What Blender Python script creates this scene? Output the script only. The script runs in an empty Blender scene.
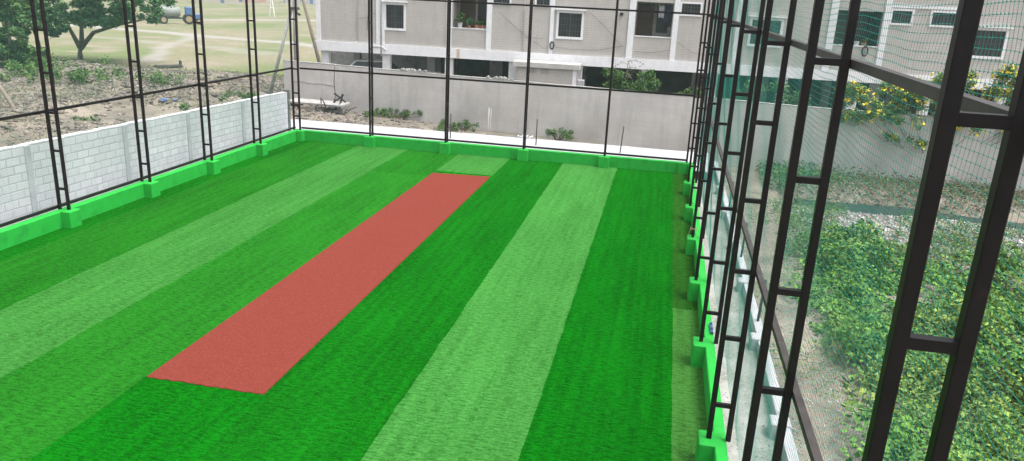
import bpy, math, random
import numpy as np
from mathutils import Matrix, Vector, Euler
random.seed(7); rng = np.random.default_rng(11)
sc = bpy.context.scene
COL = sc.collection
R = math.radians

# ------------------------------------------------------------------ camera
CAM = (-1.1216, -27.5184, 5.9147)
cd = bpy.data.cameras.new('camera'); cam = bpy.data.objects.new('camera', cd); COL.objects.link(cam)
yaw, pitch, roll = -0.1865, 0.3021, 0.0483
f_ = Vector((math.sin(yaw)*math.cos(pitch), math.cos(yaw)*math.cos(pitch), -math.sin(pitch)))
r_ = Vector((math.cos(yaw), -math.sin(yaw), 0)); u_ = r_.cross(f_)
r2 = r_*math.cos(roll)+u_*math.sin(roll); u2 = -r_*math.sin(roll)+u_*math.cos(roll)
M = Matrix((r2, u2, -f_)).transposed().to_4x4(); M.translation = Vector(CAM)
cam.matrix_world = M
cd.sensor_width = 36; cd.lens = 760.6*36/1024; cd.clip_start = 0.05; cd.clip_end = 6000
sc.camera = cam

# ------------------------------------------------------------------ world, sun, exposure
SUN = Vector((0.38, -0.08, 1.10)).normalized()
w = bpy.data.worlds.new('World'); sc.world = w; w.use_nodes = True
nt = w.node_tree; bg = nt.nodes['Background']
sky = nt.nodes.new('ShaderNodeTexSky'); sky.sky_type = 'NISHITA'; sky.sun_disc = False
sky.sun_elevation = math.asin(SUN.z); sky.sun_rotation = math.atan2(SUN.x, SUN.y)
sky.air_density = 1.0; sky.dust_density = 6.0; sky.ozone_density = 1.0
hsv = nt.nodes.new('ShaderNodeHueSaturation'); hsv.inputs['Saturation'].default_value = .30   # thin white overcast
nt.links.new(sky.outputs[0], hsv.inputs['Color']); nt.links.new(hsv.outputs[0], bg.inputs[0]); bg.inputs[1].default_value = 0.15
sd = bpy.data.lights.new('sun', 'SUN'); so = bpy.data.objects.new('sun', sd); COL.objects.link(so)
sd.energy = 1.3; sd.angle = R(22); sd.color = (1, .96, .9)
so.rotation_euler = SUN.to_track_quat('Z', 'Y').to_euler()
sc.view_settings.view_transform = 'Standard'; sc.view_settings.look = 'None'
sc.view_settings.gamma = 1; sc.view_settings.use_curve_mapping = False
sc.view_settings.exposure = 1.15

# ------------------------------------------------------------------ materials
def mat(name, c, c2=None, scale=5, stretch=(1, 1, 1), rough=.85, bump=0, bscale=40, detail=4, metal=0, lo=.35, hi=.65,
        c3=None, s3=1.0, lo3=.5, hi3=.7, spec=.3, rnd=0, st3=(1,1,1)):
    m = bpy.data.materials.new(name); m.use_nodes = True
    t = m.node_tree; n = t.nodes; l = t.links; b = n['Principled BSDF']
    b.inputs['Roughness'].default_value = rough; b.inputs['Metallic'].default_value = metal
    b.inputs['Specular IOR Level'].default_value = spec
    tc = n.new('ShaderNodeTexCoord'); mp = n.new('ShaderNodeMapping'); mp.inputs['Scale'].default_value = stretch
    geo = n.new('ShaderNodeNewGeometry'); l.new(geo.outputs['Position'], mp.inputs[0])
    out = None
    if c2 is None: c2 = tuple(x*.85 for x in c)
    nz = n.new('ShaderNodeTexNoise'); nz.inputs['Scale'].default_value = scale; nz.inputs['Detail'].default_value = detail
    nz.inputs['Roughness'].default_value = .6
    l.new(mp.outputs[0], nz.inputs['Vector'])
    mr = n.new('ShaderNodeMapRange'); mr.inputs[1].default_value = lo; mr.inputs[2].default_value = hi
    l.new(nz.outputs['Fac'], mr.inputs[0])
    mx = n.new('ShaderNodeMix'); mx.data_type = 'RGBA'
    mx.inputs[6].default_value = (*c, 1); mx.inputs[7].default_value = (*c2, 1)
    l.new(mr.outputs[0], mx.inputs[0]); out = mx.outputs[2]
    if c3:
        mp3 = n.new('ShaderNodeMapping'); mp3.inputs['Scale'].default_value = st3; l.new(geo.outputs['Position'], mp3.inputs[0])
        n3 = n.new('ShaderNodeTexNoise'); n3.inputs['Scale'].default_value = s3; n3.inputs['Detail'].default_value = 5
        l.new(mp3.outputs[0], n3.inputs['Vector'])
        r3 = n.new('ShaderNodeMapRange'); r3.inputs[1].default_value = lo3; r3.inputs[2].default_value = hi3
        l.new(n3.outputs['Fac'], r3.inputs[0])
        m3 = n.new('ShaderNodeMix'); m3.data_type = 'RGBA'; l.new(r3.outputs[0], m3.inputs[0])
        l.new(out, m3.inputs[6]); m3.inputs[7].default_value = (*c3, 1); out = m3.outputs[2]
    if rnd:
        at = n.new('ShaderNodeAttribute'); at.attribute_name = 'rnd'
        hs = n.new('ShaderNodeHueSaturation')
        a = n.new('ShaderNodeMapRange'); a.inputs[3].default_value = 1-rnd; a.inputs[4].default_value = 1+rnd
        l.new(at.outputs['Fac'], a.inputs[0]); l.new(a.outputs[0], hs.inputs['Value'])
        h = n.new('ShaderNodeMapRange'); h.inputs[3].default_value = .508; h.inputs[4].default_value = .482
        l.new(at.outputs['Fac'], h.inputs[0]); l.new(h.outputs[0], hs.inputs['Hue'])
        l.new(out, hs.inputs['Color']); out = hs.outputs[0]
    l.new(out, b.inputs['Base Color'])
    if bump:
        nb = n.new('ShaderNodeTexNoise'); nb.inputs['Scale'].default_value = bscale; nb.inputs['Detail'].default_value = 5
        l.new(mp.outputs[0], nb.inputs['Vector'])
        bp = n.new('ShaderNodeBump'); bp.inputs['Strength'].default_value = bump; bp.inputs['Distance'].default_value = .02
        l.new(nb.outputs['Fac'], bp.inputs['Height']); l.new(bp.outputs[0], b.inputs['Normal'])
    return m

def turf_mat(name, a, bcol):
    """pile colour with fibre streaks lying across the roll, blotches and bump"""
    m = bpy.data.materials.new(name); m.use_nodes = True
    t = m.node_tree; n = t.nodes; l = t.links; b = n['Principled BSDF']
    b.inputs['Roughness'].default_value = .9; b.inputs['Specular IOR Level'].default_value = .0
    geo = n.new('ShaderNodeNewGeometry')
    def noise(st, sc_, lo, hi, det=3):
        mp = n.new('ShaderNodeMapping'); mp.inputs['Scale'].default_value = st; l.new(geo.outputs['Position'], mp.inputs[0])
        z = n.new('ShaderNodeTexNoise'); z.inputs['Scale'].default_value = sc_; z.inputs['Detail'].default_value = det; z.inputs['Roughness'].default_value = .65
        l.new(mp.outputs[0], z.inputs['Vector'])
        r = n.new('ShaderNodeMapRange'); r.inputs[1].default_value = lo; r.inputs[2].default_value = hi; l.new(z.outputs['Fac'], r.inputs[0])
        return r.outputs[0], z.outputs['Fac']
    s1, raw1 = noise((1, 3.2, 1), 7, .42, .58, 5)
    s2, raw2 = noise((1, 2.0, 1), 24, .42, .58, 3)
    s3, raw3 = noise((1, .35, 1), .8, .35, .65, 3)
    s4, raw4 = noise((.8, 7, 1), 4, .58, .68, 3)      # darker creases across the roll
    def math2(op, x, y):
        q = n.new('ShaderNodeMath'); q.operation = op
        for i, v in enumerate((x, y)):
            if isinstance(v, (int, float)): q.inputs[i].default_value = v
            else: l.new(v, q.inputs[i])
        return q.outputs[0]
    s5, raw5 = noise((3.2, .10, 1), 2.2, .38, .62, 2)   # tufting rows running along the roll
    fac = math2('ADD', math2('MULTIPLY', s1, .36), math2('ADD', math2('MULTIPLY', s2, .30), math2('ADD', math2('MULTIPLY', s3, .18), math2('MULTIPLY', s5, .16))))
    fac = math2('ADD', fac, math2('MULTIPLY', s4, .42))
    mx = n.new('ShaderNodeMix'); mx.data_type = 'RGBA'; l.new(fac, mx.inputs[0])
    mx.inputs[6].default_value = (*a, 1); mx.inputs[7].default_value = (*bcol, 1)
    l.new(mx.outputs[2], b.inputs['Base Color'])
    bp = n.new('ShaderNodeBump'); bp.inputs['Strength'].default_value = .9; bp.inputs['Distance'].default_value = .04
    l.new(math2('ADD', raw1, raw2), bp.inputs['Height']); l.new(bp.outputs[0], b.inputs['Normal'])
    return m

MT = {}
MT['steel'] = mat('dark_steel', (.005, .0035, .0045), (.010, .007, .0075), 6, rough=.5, spec=.28, c3=(.03,.018,.013), s3=5, lo3=.66, hi3=.78)
MT['rail'] = mat('lighter_steel', (.035, .029, .028), (.055, .047, .044), 5, rough=.55, spec=.35)  # right-hand rails, a lighter grey-brown than the posts
MT['net'] = mat('net_twine', (.014, .30, .235), (.02, .25, .20), 20, rough=.6)
MT['kerb'] = mat('green_paint', (.011, .33, .034), (.016, .37, .044), 3, rough=.65, bump=.25, bscale=25, c3=(.012,.26,.034), s3=3.5, lo3=.52, hi3=.75)
MT['red'] = mat('red_mat', (.200, .046, .034), (.135, .029, .022), 38, stretch=(1,1.6,1), rough=.95, bump=.6, bscale=120, lo=.3, hi=.7, c3=(.27,.075,.055), s3=46, lo3=.60, hi3=.72, spec=0)
MT['apron'] = mat('apron_cement', (.40, .40, .425), (.34, .34, .365), 4, rough=.9, bump=.1, c3=(.34,.33,.33), s3=1.6, lo3=.62, hi3=.78)
MT['conc'] = mat('old_concrete', (.38, .37, .36), (.30, .29, .28), 3, rough=.95, bump=.3, c3=(.18,.17,.155), s3=2, lo3=.55, hi3=.75)
MT['white'] = mat('white_paint', (.80, .80, .82), (.72, .72, .74), 3, rough=.8, c3=(.42,.41,.40), s3=1.2, lo3=.62, hi3=.85, st3=(1,1,.3))
MT['glass'] = mat('window_glass', (.018, .022, .026), (.035, .04, .045), 2, rough=.12, spec=.5)
MT['dark'] = mat('dark_inside', (.035, .035, .037), (.06, .058, .055), 1.5)
MT['grille'] = mat('window_grille', (.09, .09, .09), rough=.6)
MT['pipe'] = mat('plastic_pipe', (.6, .6, .6), rough=.5)
MT['cable'] = mat('cable_black', (.03, .03, .03), rough=.6)
MT['leaf'] = mat('leaf_green', (.045, .115, .026), (.08, .165, .035), 2.2, rough=.6, rnd=.45, spec=.25)
MT['vine'] = mat('vine_leaf', (.062, .172, .032), (.125, .260, .050), 1.1, rough=.65, rnd=.45, spec=.1, c3=(.23,.29,.07), s3=.6, lo3=.5, hi3=.75)
MT['leaf_dark'] = mat('leaf_dark', (.042, .125, .038), (.075, .185, .055), .6, rough=.6, rnd=.4, spec=.2)
MT['leaf_bright'] = mat('leaf_bright', (.055, .15, .045), (.10, .20, .05), 1, rough=.6, rnd=.4)
MT['leaf_dry'] = mat('leaf_dry', (.14, .14, .085), (.075, .115, .045), 2, rough=.8, rnd=.4)
MT['leaf_scrub'] = mat('leaf_scrub', (.12, .125, .065), (.075, .11, .045), .8, rough=.8, rnd=.4)
MT['leaf_bush'] = mat('leaf_bush', (.075, .165, .035), (.12, .22, .045), 1.2, rough=.6, rnd=.4)
MT['flower'] = mat('yellow_petals', (.80, .60, .02), (.85, .70, .05), 6, rough=.6)
MT['bark'] = mat('bark', (.16, .13, .10), (.09, .07, .055), 6, rough=.95, bump=.5)
MT['wood'] = mat('weathered_wood', (.22, .19, .15), (.14, .12, .10), 5, stretch=(4, 4, .6), rough=.9)
MT['rock'] = mat('rubble_stone', (.21, .185, .165), (.13, .115, .10), 1.2, rough=.95, rnd=.45)
MT['rust'] = mat('rebar_dark', (.05, .045, .045), rough=.8)
MT['blue'] = mat('blue_plastic', (.08, .16, .34), rough=.5)
MT['terra'] = mat('terracotta', (.38, .13, .07), rough=.8)
MT['water'] = mat('ditch_water', (.018, .04, .04), (.03, .05, .045), 1.5, rough=.35, spec=.25)
MT['carpaint'] = mat('white_car_paint', (.75, .75, .75), rough=.3, spec=.5)
MT['tyre'] = mat('tyre_rubber', (.025, .025, .025), rough=.9)
MT['yellow'] = mat('yellow_paint', (.36, .28, .16), rough=.6)
MT['pink'] = mat('pink_plaster', (.48, .33, .30), (.42, .29, .26), 1)
MT['roofg'] = mat('roof_grey', (.30, .29, .28), rough=.9)
MT['cloth'] = mat('grey_cloth', (.5, .5, .52), rough=.9)
MT['tarp'] = mat('tank_grey', (.26, .28, .27), (.20, .22, .21), 1, rough=.5)

def brick_mat(name, c, c2, mortar, bw, bh, mort, swap=False, bump=.4, base=None, ns=1.5, cn=None, rough=.9):
    """block pattern on a vertical wall: u along the wall, v up"""
    m = bpy.data.materials.new(name); m.use_nodes = True
    t = m.node_tree; n = t.nodes; l = t.links; b = n['Principled BSDF']; b.inputs['Roughness'].default_value = rough
    b.inputs['Specular IOR Level'].default_value = .15
    geo = n.new('ShaderNodeTexCoord'); sp = n.new('ShaderNodeSeparateXYZ'); l.new(geo.outputs['Object'], sp.inputs[0])
    cb = n.new('ShaderNodeCombineXYZ'); l.new(sp.outputs['Y' if swap else 'X'], cb.inputs[0]); l.new(sp.outputs['Z'], cb.inputs[1])
    br = n.new('ShaderNodeTexBrick'); l.new(cb.outputs[0], br.inputs['Vector'])
    br.inputs['Color1'].default_value = (*c, 1); br.inputs['Color2'].default_value = (*c2, 1); br.inputs['Mortar'].default_value = (*mortar, 1)
    br.inputs['Scale'].default_value = 1; br.inputs['Brick Width'].default_value = bw; br.inputs['Row Height'].default_value = bh
    br.inputs['Mortar Size'].default_value = mort; br.inputs['Mortar Smooth'].default_value = .4
    nz = n.new('ShaderNodeTexNoise'); nz.inputs['Scale'].default_value = ns; nz.inputs['Detail'].default_value = 6; nz.inputs['Roughness'].default_value = .65
    l.new(geo.outputs['Object'], nz.inputs['Vector'])
    mr = n.new('ShaderNodeMapRange'); mr.inputs[1].default_value = .42; mr.inputs[2].default_value = .72; l.new(nz.outputs['Fac'], mr.inputs[0])
    mx = n.new('ShaderNodeMix'); mx.data_type = 'RGBA'; l.new(mr.outputs[0], mx.inputs[0]); l.new(br.outputs['Color'], mx.inputs[6])
    mx.inputs[7].default_value = (*(cn or tuple(v*.7 for v in c)), 1)
    mp = n.new('ShaderNodeMapping'); mp.inputs['Scale'].default_value = (2.2, 2.2, .22); l.new(geo.outputs['Object'], mp.inputs[0])
    z2 = n.new('ShaderNodeTexNoise'); z2.inputs['Scale'].default_value = 1.6; z2.inputs['Detail'].default_value = 7; z2.inputs['Roughness'].default_value = .7; l.new(mp.outputs[0], z2.inputs['Vector'])
    m2 = n.new('ShaderNodeMapRange'); m2.inputs[1].default_value = .50; m2.inputs[2].default_value = .74; m2.inputs[4].default_value = .75; l.new(z2.outputs['Fac'], m2.inputs[0])
    mx2 = n.new('ShaderNodeMix'); mx2.data_type = 'RGBA'; l.new(m2.outputs[0], mx2.inputs[0]); l.new(mx.outputs[2], mx2.inputs[6]); mx2.inputs[7].default_value = (*(v*.68 for v in c), 1)
    l.new(mx2.outputs[2], b.inputs['Base Color'])
    bp = n.new('ShaderNodeBump'); bp.inputs['Strength'].default_value = bump; bp.inputs['Distance'].default_value = .01; bp.invert = True
    l.new(br.outputs['Fac'], bp.inputs['Height']); l.new(bp.outputs[0], b.inputs['Normal'])
    return m
MT['block'] = brick_mat('white_cinder_block', (.63, .63, .67), (.54, .54, .58), (.42, .42, .45), .40, .20, .016, swap=True, bump=.8, cn=(.55,.55,.59))
MT['facade'] = brick_mat('scratched_cement_render', (.53, .495, .465), (.505, .472, .445), (.375, .355, .34), .16, .12, .012, ns=.9, bump=.2, cn=(.41,.39,.37))
MT['gwall'] = brick_mat('grey_rendered_wall', (.60, .565, .545), (.57, .54, .52), (.50, .475, .46), .45, .22, .006, ns=.45, bump=.15, cn=(.42,.395,.375))

# ------------------------------------------------------------------ helpers
ORG = {}
class MB:
    def __init__(s): s.v = []; s.f = []
    def add(s, v, f):
        k = len(s.v); s.v += [tuple(map(float, p)) for p in v]; s.f += [tuple(i+k for i in q) for q in f]; return s
    def box(s, x0, x1, y0, y1, z0, z1):
        return s.add([(x0,y0,z0),(x1,y0,z0),(x1,y1,z0),(x0,y1,z0),(x0,y0,z1),(x1,y0,z1),(x1,y1,z1),(x0,y1,z1)],
                     [(3,2,1,0),(4,5,6,7),(0,1,5,4),(1,2,6,5),(2,3,7,6),(3,0,4,7)])
    def cbox(s, x0, x1, y0, y1, z0, z1, c=.01):
        """box with chamfered vertical and top edges"""
        r = []
        for z, i in ((z0, 0), (z1-c, 0), (z1, c)):
            r += [(x0+i+c if False else x0+i, y0+i+c, z), (x0+i+c, y0+i, z), (x1-i-c, y0+i, z), (x1-i, y0+i+c, z),
                  (x1-i, y1-i-c, z), (x1-i-c, y1-i, z), (x0+i+c, y1-i, z), (x0+i, y1-i-c, z)]
        f = [tuple(reversed(range(8)))]+[(a, (a+1) % 8, (a+1) % 8+8, a+8) for a in range(8)]+[(a+8, (a+1) % 8+8, (a+1) % 8+16, a+16) for a in range(8)]+[tuple(range(16, 24))]
        return s.add(r, f)
    def tube(s, pts, rad, n=6, cap=True):
        pts = [Vector(p) for p in pts]
        if not hasattr(rad, '__len__'): rad = [rad]*len(pts)
        V = []; F = []
        for i, p in enumerate(pts):
            d = (pts[min(i+1, len(pts)-1)]-pts[max(i-1, 0)]).normalized()
            a = Vector((0, 0, 1)) if abs(d.z) < .9 else Vector((1, 0, 0))
            e1 = d.cross(a).normalized(); e2 = d.cross(e1)
            for k in range(n):
                t = 2*math.pi*(k+.5)/n; V.append(p+(e1*math.cos(t)+e2*math.sin(t))*rad[i])
        for i in range(len(pts)-1):
            for k in range(n): F.append((i*n+k, i*n+(k+1) % n, (i+1)*n+(k+1) % n, (i+1)*n+k))
        if cap: F += [tuple(reversed(range(n))), tuple(range((len(pts)-1)*n, len(pts)*n))]
        return s.add(V, F)
    def quad(s, a, b, c, d): return s.add([a, b, c, d], [(0,1,2,3)])
    def xf(s, mtx): s.v = [tuple(mtx @ Vector(p)) for p in s.v]; return s
    def mesh(s, name, m, org=(0,0,0), smooth=False):
        me = bpy.data.meshes.new(name)
        me.from_pydata([(p[0]-org[0], p[1]-org[1], p[2]-org[2]) for p in s.v], [], s.f); me.materials.append(m)
        if smooth: me.polygons.foreach_set('use_smooth', [True]*len(me.polygons))
        return me
    def build(s, name, m, parent=None, smooth=False, org=None, **tags):
        if parent is not None and org is None: org = ORG[parent.name]
        if org is None: org = (0,0,0)
        o = bpy.data.objects.new(name, s.mesh(name, m, org, smooth)); COL.objects.link(o)
        if parent is not None: o.parent = parent
        else: o.location = org
        ORG[o.name] = org
        if tags: tag(o, **tags)
        return o
def tag(o, label=None, cat=None, group=None, kind=None):
    if label: o['label'] = label
    if cat: o['category'] = cat
    if group: o['group'] = group
    if kind: o['kind'] = kind
    return o
def empty(name, loc, label, cat, group=None, rz=0):
    o = bpy.data.objects.new(name, None); COL.objects.link(o); o.location = loc; o.rotation_euler.z = rz
    ORG[o.name] = tuple(loc); return tag(o, label, cat, group)
def inst(name, me, loc, parent, rz=0):
    o = bpy.data.objects.new(name, me); COL.objects.link(o); o.parent = parent
    po = ORG[parent.name]; o.location = (loc[0]-po[0], loc[1]-po[1], loc[2]-po[2]); o.rotation_euler.z = rz
    ORG[o.name] = tuple(loc); return o
def npmesh(name, V, F, m, parent=None, attr=None, smooth=False, org=(0,0,0), mats=None, midx=None, **tags):
    """big meshes straight from numpy arrays; F is (n,3) or (n,4)"""
    me = bpy.data.meshes.new(name); k = F.shape[1]
    V = V-np.array(org)
    me.vertices.add(len(V)); me.vertices.foreach_set('co', V.astype(np.float32).ravel())
    me.loops.add(F.size); me.loops.foreach_set('vertex_index', F.astype(np.int32).ravel())
    me.polygons.add(len(F)); me.polygons.foreach_set('loop_start', np.arange(len(F), dtype=np.int32)*k)
    for mm in (mats or [m]): me.materials.append(mm)
    if midx is not None: me.polygons.foreach_set('material_index', midx.astype(np.int32))
    if smooth: me.polygons.foreach_set('use_smooth', np.ones(len(F), bool))
    if attr is not None:
        for an, av in attr.items():
            a = me.attributes.new(an, 'FLOAT', 'POINT'); a.data.foreach_set('value', av.astype(np.float32))
    me.update(calc_edges=True); me.validate()
    o = bpy.data.objects.new(name, me); COL.objects.link(o)
    if parent is not None:
        o.parent = parent; po = ORG[parent.name]; o.location = tuple(org[i]-po[i] for i in range(3))
    else: o.location = org
    ORG[o.name] = tuple(org)
    if tags: tag(o, **tags)
    return o
def vnoise(x, y, seed=0):
    def h(i, j):
        s = np.sin(i*127.1+j*311.7+seed*74.7)*43758.5453; return s-np.floor(s)
    xi = np.floor(x); yi = np.floor(y); fx = x-xi; fy = y-yi; fx = fx*fx*(3-2*fx); fy = fy*fy*(3-2*fy)
    return (h(xi,yi)*(1-fx)+h(xi+1,yi)*fx)*(1-fy)+(h(xi,yi+1)*(1-fx)+h(xi+1,yi+1)*fx)*fy
def fbm(x, y, seed=0, o=4):
    s = 0; a = .5
    for i in range(o): s = s+a*vnoise(x*2**i, y*2**i, seed+i); a *= .5
    return s/.94
def leaves(pos, size, name, m, parent=None, up=.5, aspect=.55, **tags):
    """pointed leaf faces at pos (n,3)"""
    n = len(pos); sz = size*(.6+.8*rng.random(n))
    d = rng.normal(size=(n, 3)); d[:, 2] = d[:, 2]*.6; d /= np.linalg.norm(d, axis=1)[:, None]
    nn = rng.normal(size=(n, 3))*(1-up); nn[:, 2] += up*1.4
    s = np.cross(d, nn); s /= np.linalg.norm(s, axis=1)[:, None]+1e-9
    D = d*sz[:, None]; S = s*(sz*aspect)[:, None]*.5
    V = np.stack([pos-D*.5, pos+S-D*.05, pos+D*.5, pos-S-D*.05], 1).reshape(-1, 3)
    F = np.arange(4*n).reshape(n, 4)
    rv = np.repeat(rng.random(n), 4)
    return npmesh(name, V, F, m, parent, attr={'rnd': rv}, **tags)
def clumps(centres, radii, n, shell=.75, flat=1.0):
    """points spread through many small clumps"""
    c = np.array(centres, float); r = np.array(radii, float); k = rng.integers(0, len(c), n)
    pr = r**2/np.sum(r**2); k = rng.choice(len(c), n, p=pr)
    d = rng.normal(size=(n, 3)); d /= np.linalg.norm(d, axis=1)[:, None]
    q = (shell+(1-shell)*rng.random(n))*rng.random(n)**.25
    P = c[k]+d*(r[k]*q)[:, None]*np.array([1, 1, flat]); return P

# ------------------------------------------------------------------ measures
W, L, HK, A_, T_ = 15.044, 3.0476, 0.398, 0.07, 0.249
H1, H2, H3 = 2.766, 5.53, 8.3
FL = W/5

# ------------------------------------------------------------------ ground
def gz(x, y):
    z = -.8+.10*(fbm(x*.5, y*.5, 3)-.5)
    def sm(a, b, v): t = np.clip((v-a)/(b-a), 0, 1); return t*t*(3-2*t)
    # heaped rubble west of the block wall
    m = sm(-17.5, -20.5, x)*sm(-60, -44, x)*sm(26, 18, y)*sm(-14, -4, y)
    z = z+m*(.15+1.0*np.clip(fbm(x*.22, y*.22, 8)-.38, 0, 1)*1.6+.25*(fbm(x*1.3, y*1.3, 5)-.4))
    # bank in the corner before the grey wall
    m = sm(-10.5, -16, x)*sm(-23, -21, x)*sm(4.3, 7.5, y)*sm(12, 10, y)
    z = z+m*(.55+.3*(fbm(x*1.1, y*1.1, 2)-.5))
    m = sm(-19.5, -9, x)*sm(4.5, 7.2, y)*sm(10, 8, y)*sm(0, -4, x); z = z+m*.35
    # east yard: ditch, bank, rubble ridge, hummocks
    e = sm(2.8, 4.2, x)*sm(60, 40, x)
    c = 1.55-.10*(x-6)+.25*np.sin(x*.9)+.7*(fbm(x*.9, y*.9, 12)-.5)
    z = z-e*.55*np.exp(-((y-c)/1.15)**4)
    z = z+e*sm(2.2, 3.4, y)*sm(7, 5, y)*(.12+.25*(fbm(x*1.5, y*1.5, 9)-.4))
    z = z+e*np.exp(-((y+2.8)/1.5)**2)*(.05+.5*(fbm(x*.9, y*.9, 4)-.35))
    z = z+e*sm(-3, -5, y)*.3*(fbm(x*.7, y*.7, 6)-.3)
    return z
def axis_(a, b, st, far):
    v = list(np.arange(a, b+1e-6, st)); d = st
    lo = []; x = a
    while x > -far: d *= 1.25; x -= d; lo.append(x)
    hi = []; x = b; d = st
    while x < far: d *= 1.25; x += d; hi.append(x)
    return np.array(lo[::-1]+v+hi)
def axis2(segs, far):
    v = []
    for a, c, st in segs: v += list(np.arange(a, c-1e-6, st))
    v.append(segs[-1][1]); lo = []; x = v[0]; d = segs[0][2]
    while x > -far: d *= 1.25; x -= d; lo.append(x)
    hi = []; x = v[-1]; d = segs[-1][2]
    while x < far: d *= 1.25; x += d; hi.append(x)
    return np.array(lo[::-1]+v+hi)
gx = axis2([(-125, -52, .7), (-52, -17, .35), (-17, 2, 1.0), (2, 20, .3)], 3000); gy = axis2([(-32, 12, .3), (12, 30, .4), (30, 140, .8)], 3000)
X, Y = np.meshgrid(gx, gy); Z = gz(X, Y)
nx, ny = len(gx), len(gy)
V = np.stack([X.ravel(), Y.ravel(), Z.ravel()], 1)
I = (np.arange(ny-1)[:, None]*nx+np.arange(nx-1)[None, :]).ravel()
F = np.stack([I, I+1, I+nx+1, I+nx], 1)
def ss(a, b, v): t = np.clip((v-a)/(b-a), 0, 1); return t*t*(3-2*t)
xf, yf = V[:, 0], V[:, 1]
gmask = ss(17, 27, yf+6*(fbm(xf*.12, yf*.12, 1)-.5)+np.where(xf < -15, 0, -40))          # open field: grass
gmask = np.maximum(gmask, ss(-42, -50, xf)*ss(5, 12, yf))
def pathmask(pts, wd, wob=1.0):
    m = np.zeros(len(xf)); P = np.array(pts, float)
    for a, c in zip(P[:-1], P[1:]):
        dd = c-a; t_ = np.clip(((xf-a[0])*dd[0]+(yf-a[1])*dd[1])/(dd@dd), 0, 1)
        r_d = np.hypot(xf-a[0]-t_*dd[0], yf-a[1]-t_*dd[1])+wob*(fbm(xf*.35, yf*.35, 91)-.5)
        m = np.maximum(m, 1-ss(wd*.55, wd*1.1, r_d))
    return m
track = np.maximum.reduce([pathmask([(-100, 66), (-80, 63), (-64, 60.7), (-54, 58), (-45, 57), (-38, 54), (-28, 57), (-10, 60)], 1.9, 1.6),
    pathmask([(-170, 50), (-125, 72), (-100, 84), (-79.4, 93), (-71, 107), (-60, 128), (-45, 160)], 3.2, 2)*.8, pathmask([(-43, 29), (-46, 35), (-51, 43), (-54, 51), (-58, 59)], .9, 1.8)*.8,
    pathmask([(-40, 42), (-50, 46), (-62, 48)], 1.6, 3)*.5])
mg = bpy.data.materials.new('earth_and_grass'); mg.use_nodes = True
t = mg.node_tree; n = t.nodes; l = t.links; b = n['Principled BSDF']; b.inputs['Roughness'].default_value = .95; b.inputs['Specular IOR Level'].default_value = .1
geo = n.new('ShaderNodeNewGeometry')
def _ns(s, lo, hi, det=5, st=(1,1,1)):
    mp = n.new('ShaderNodeMapping'); mp.inputs['Scale'].default_value = st; l.new(geo.outputs['Position'], mp.inputs[0])
    z = n.new('ShaderNodeTexNoise'); z.inputs['Scale'].default_value = s; z.inputs['Detail'].default_value = det; l.new(mp.outputs[0], z.inputs['Vector'])
    r = n.new('ShaderNodeMapRange'); r.inputs[1].default_value = lo; r.inputs[2].default_value = hi; l.new(z.outputs['Fac'], r.inputs[0]); return r.outputs[0]
def _mx(fac, a, c):
    m = n.new('ShaderNodeMix'); m.data_type = 'RGBA'; l.new(fac, m.inputs[0])
    for i, v in ((6, a), (7, c)):
        if isinstance(v, tuple): m.inputs[i].default_value = (*v, 1)
        else: l.new(v, m.inputs[i])
    return m.outputs[2]
dirt = _mx(_ns(1.3, .35, .65), (.21, .185, .15), (.13, .12, .10))
dirt = _mx(_ns(.35, .5, .7), dirt, (.29, .255, .205))
dirt = _mx(_ns(9, .58, .72), dirt, (.13, .12, .10))
gr = _mx(_ns(.10, .42, .6, 6, (1, .5, 1)), (.225, .205, .14), (.14, .175, .075))
gr = _mx(_ns(.22, .55, .66, 6), gr, (.26, .225, .175))
gr = _mx(_ns(3, .5, .75), gr, (.15, .14, .085))
at = n.new('ShaderNodeAttribute'); at.attribute_name = 'field'
base_ = _mx(at.outputs['Fac'], dirt, gr)
at2 = n.new('ShaderNodeAttribute'); at2.attribute_name = 'track'
l.new(_mx(at2.outputs['Fac'], base_, (.29, .275, .25)), b.inputs['Base Color'])
bn = n.new('ShaderNodeTexNoise'); bn.inputs['Scale'].default_value = 7; bn.inputs['Detail'].default_value = 6; l.new(geo.outputs['Position'], bn.inputs['Vector'])
bp = n.new('ShaderNodeBump'); bp.inputs['Strength'].default_value = .7; bp.inputs['Distance'].default_value = .08
l.new(bn.outputs['Fac'], bp.inputs['Height']); l.new(bp.outputs[0], b.inputs['Normal'])
npmesh('ground', V, F, mg, attr={'field': gmask, 'track': track}, smooth=True, kind='structure')

def strip(name, pts, wd, z, m, **tg):
    mb = MB(); P = [Vector(p) for p in pts]; q = []
    for i, p in enumerate(P):
        d = (P[min(i+1, len(P)-1)]-P[max(i-1, 0)]).normalized(); nrm = Vector((-d.y, d.x))
        ww = wd*(.85+.3*random.random())/2
        a = p+nrm*ww; c = p-nrm*ww; q.append(((a.x, a.y, z), (c.x, c.y, z)))
    for i in range(len(q)-1): mb.quad(q[i][1], q[i+1][1], q[i+1][0], q[i][0])
    return mb.build(name, m, **tg)

# ditch water
strip('ditch_water', [(4.2, 1.7), (6, 1.75), (8, 1.55), (10, 1.15), (12, .75), (16, .6), (22, 0)], 2.0, -1.10, MT['water'], kind='structure')

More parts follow.
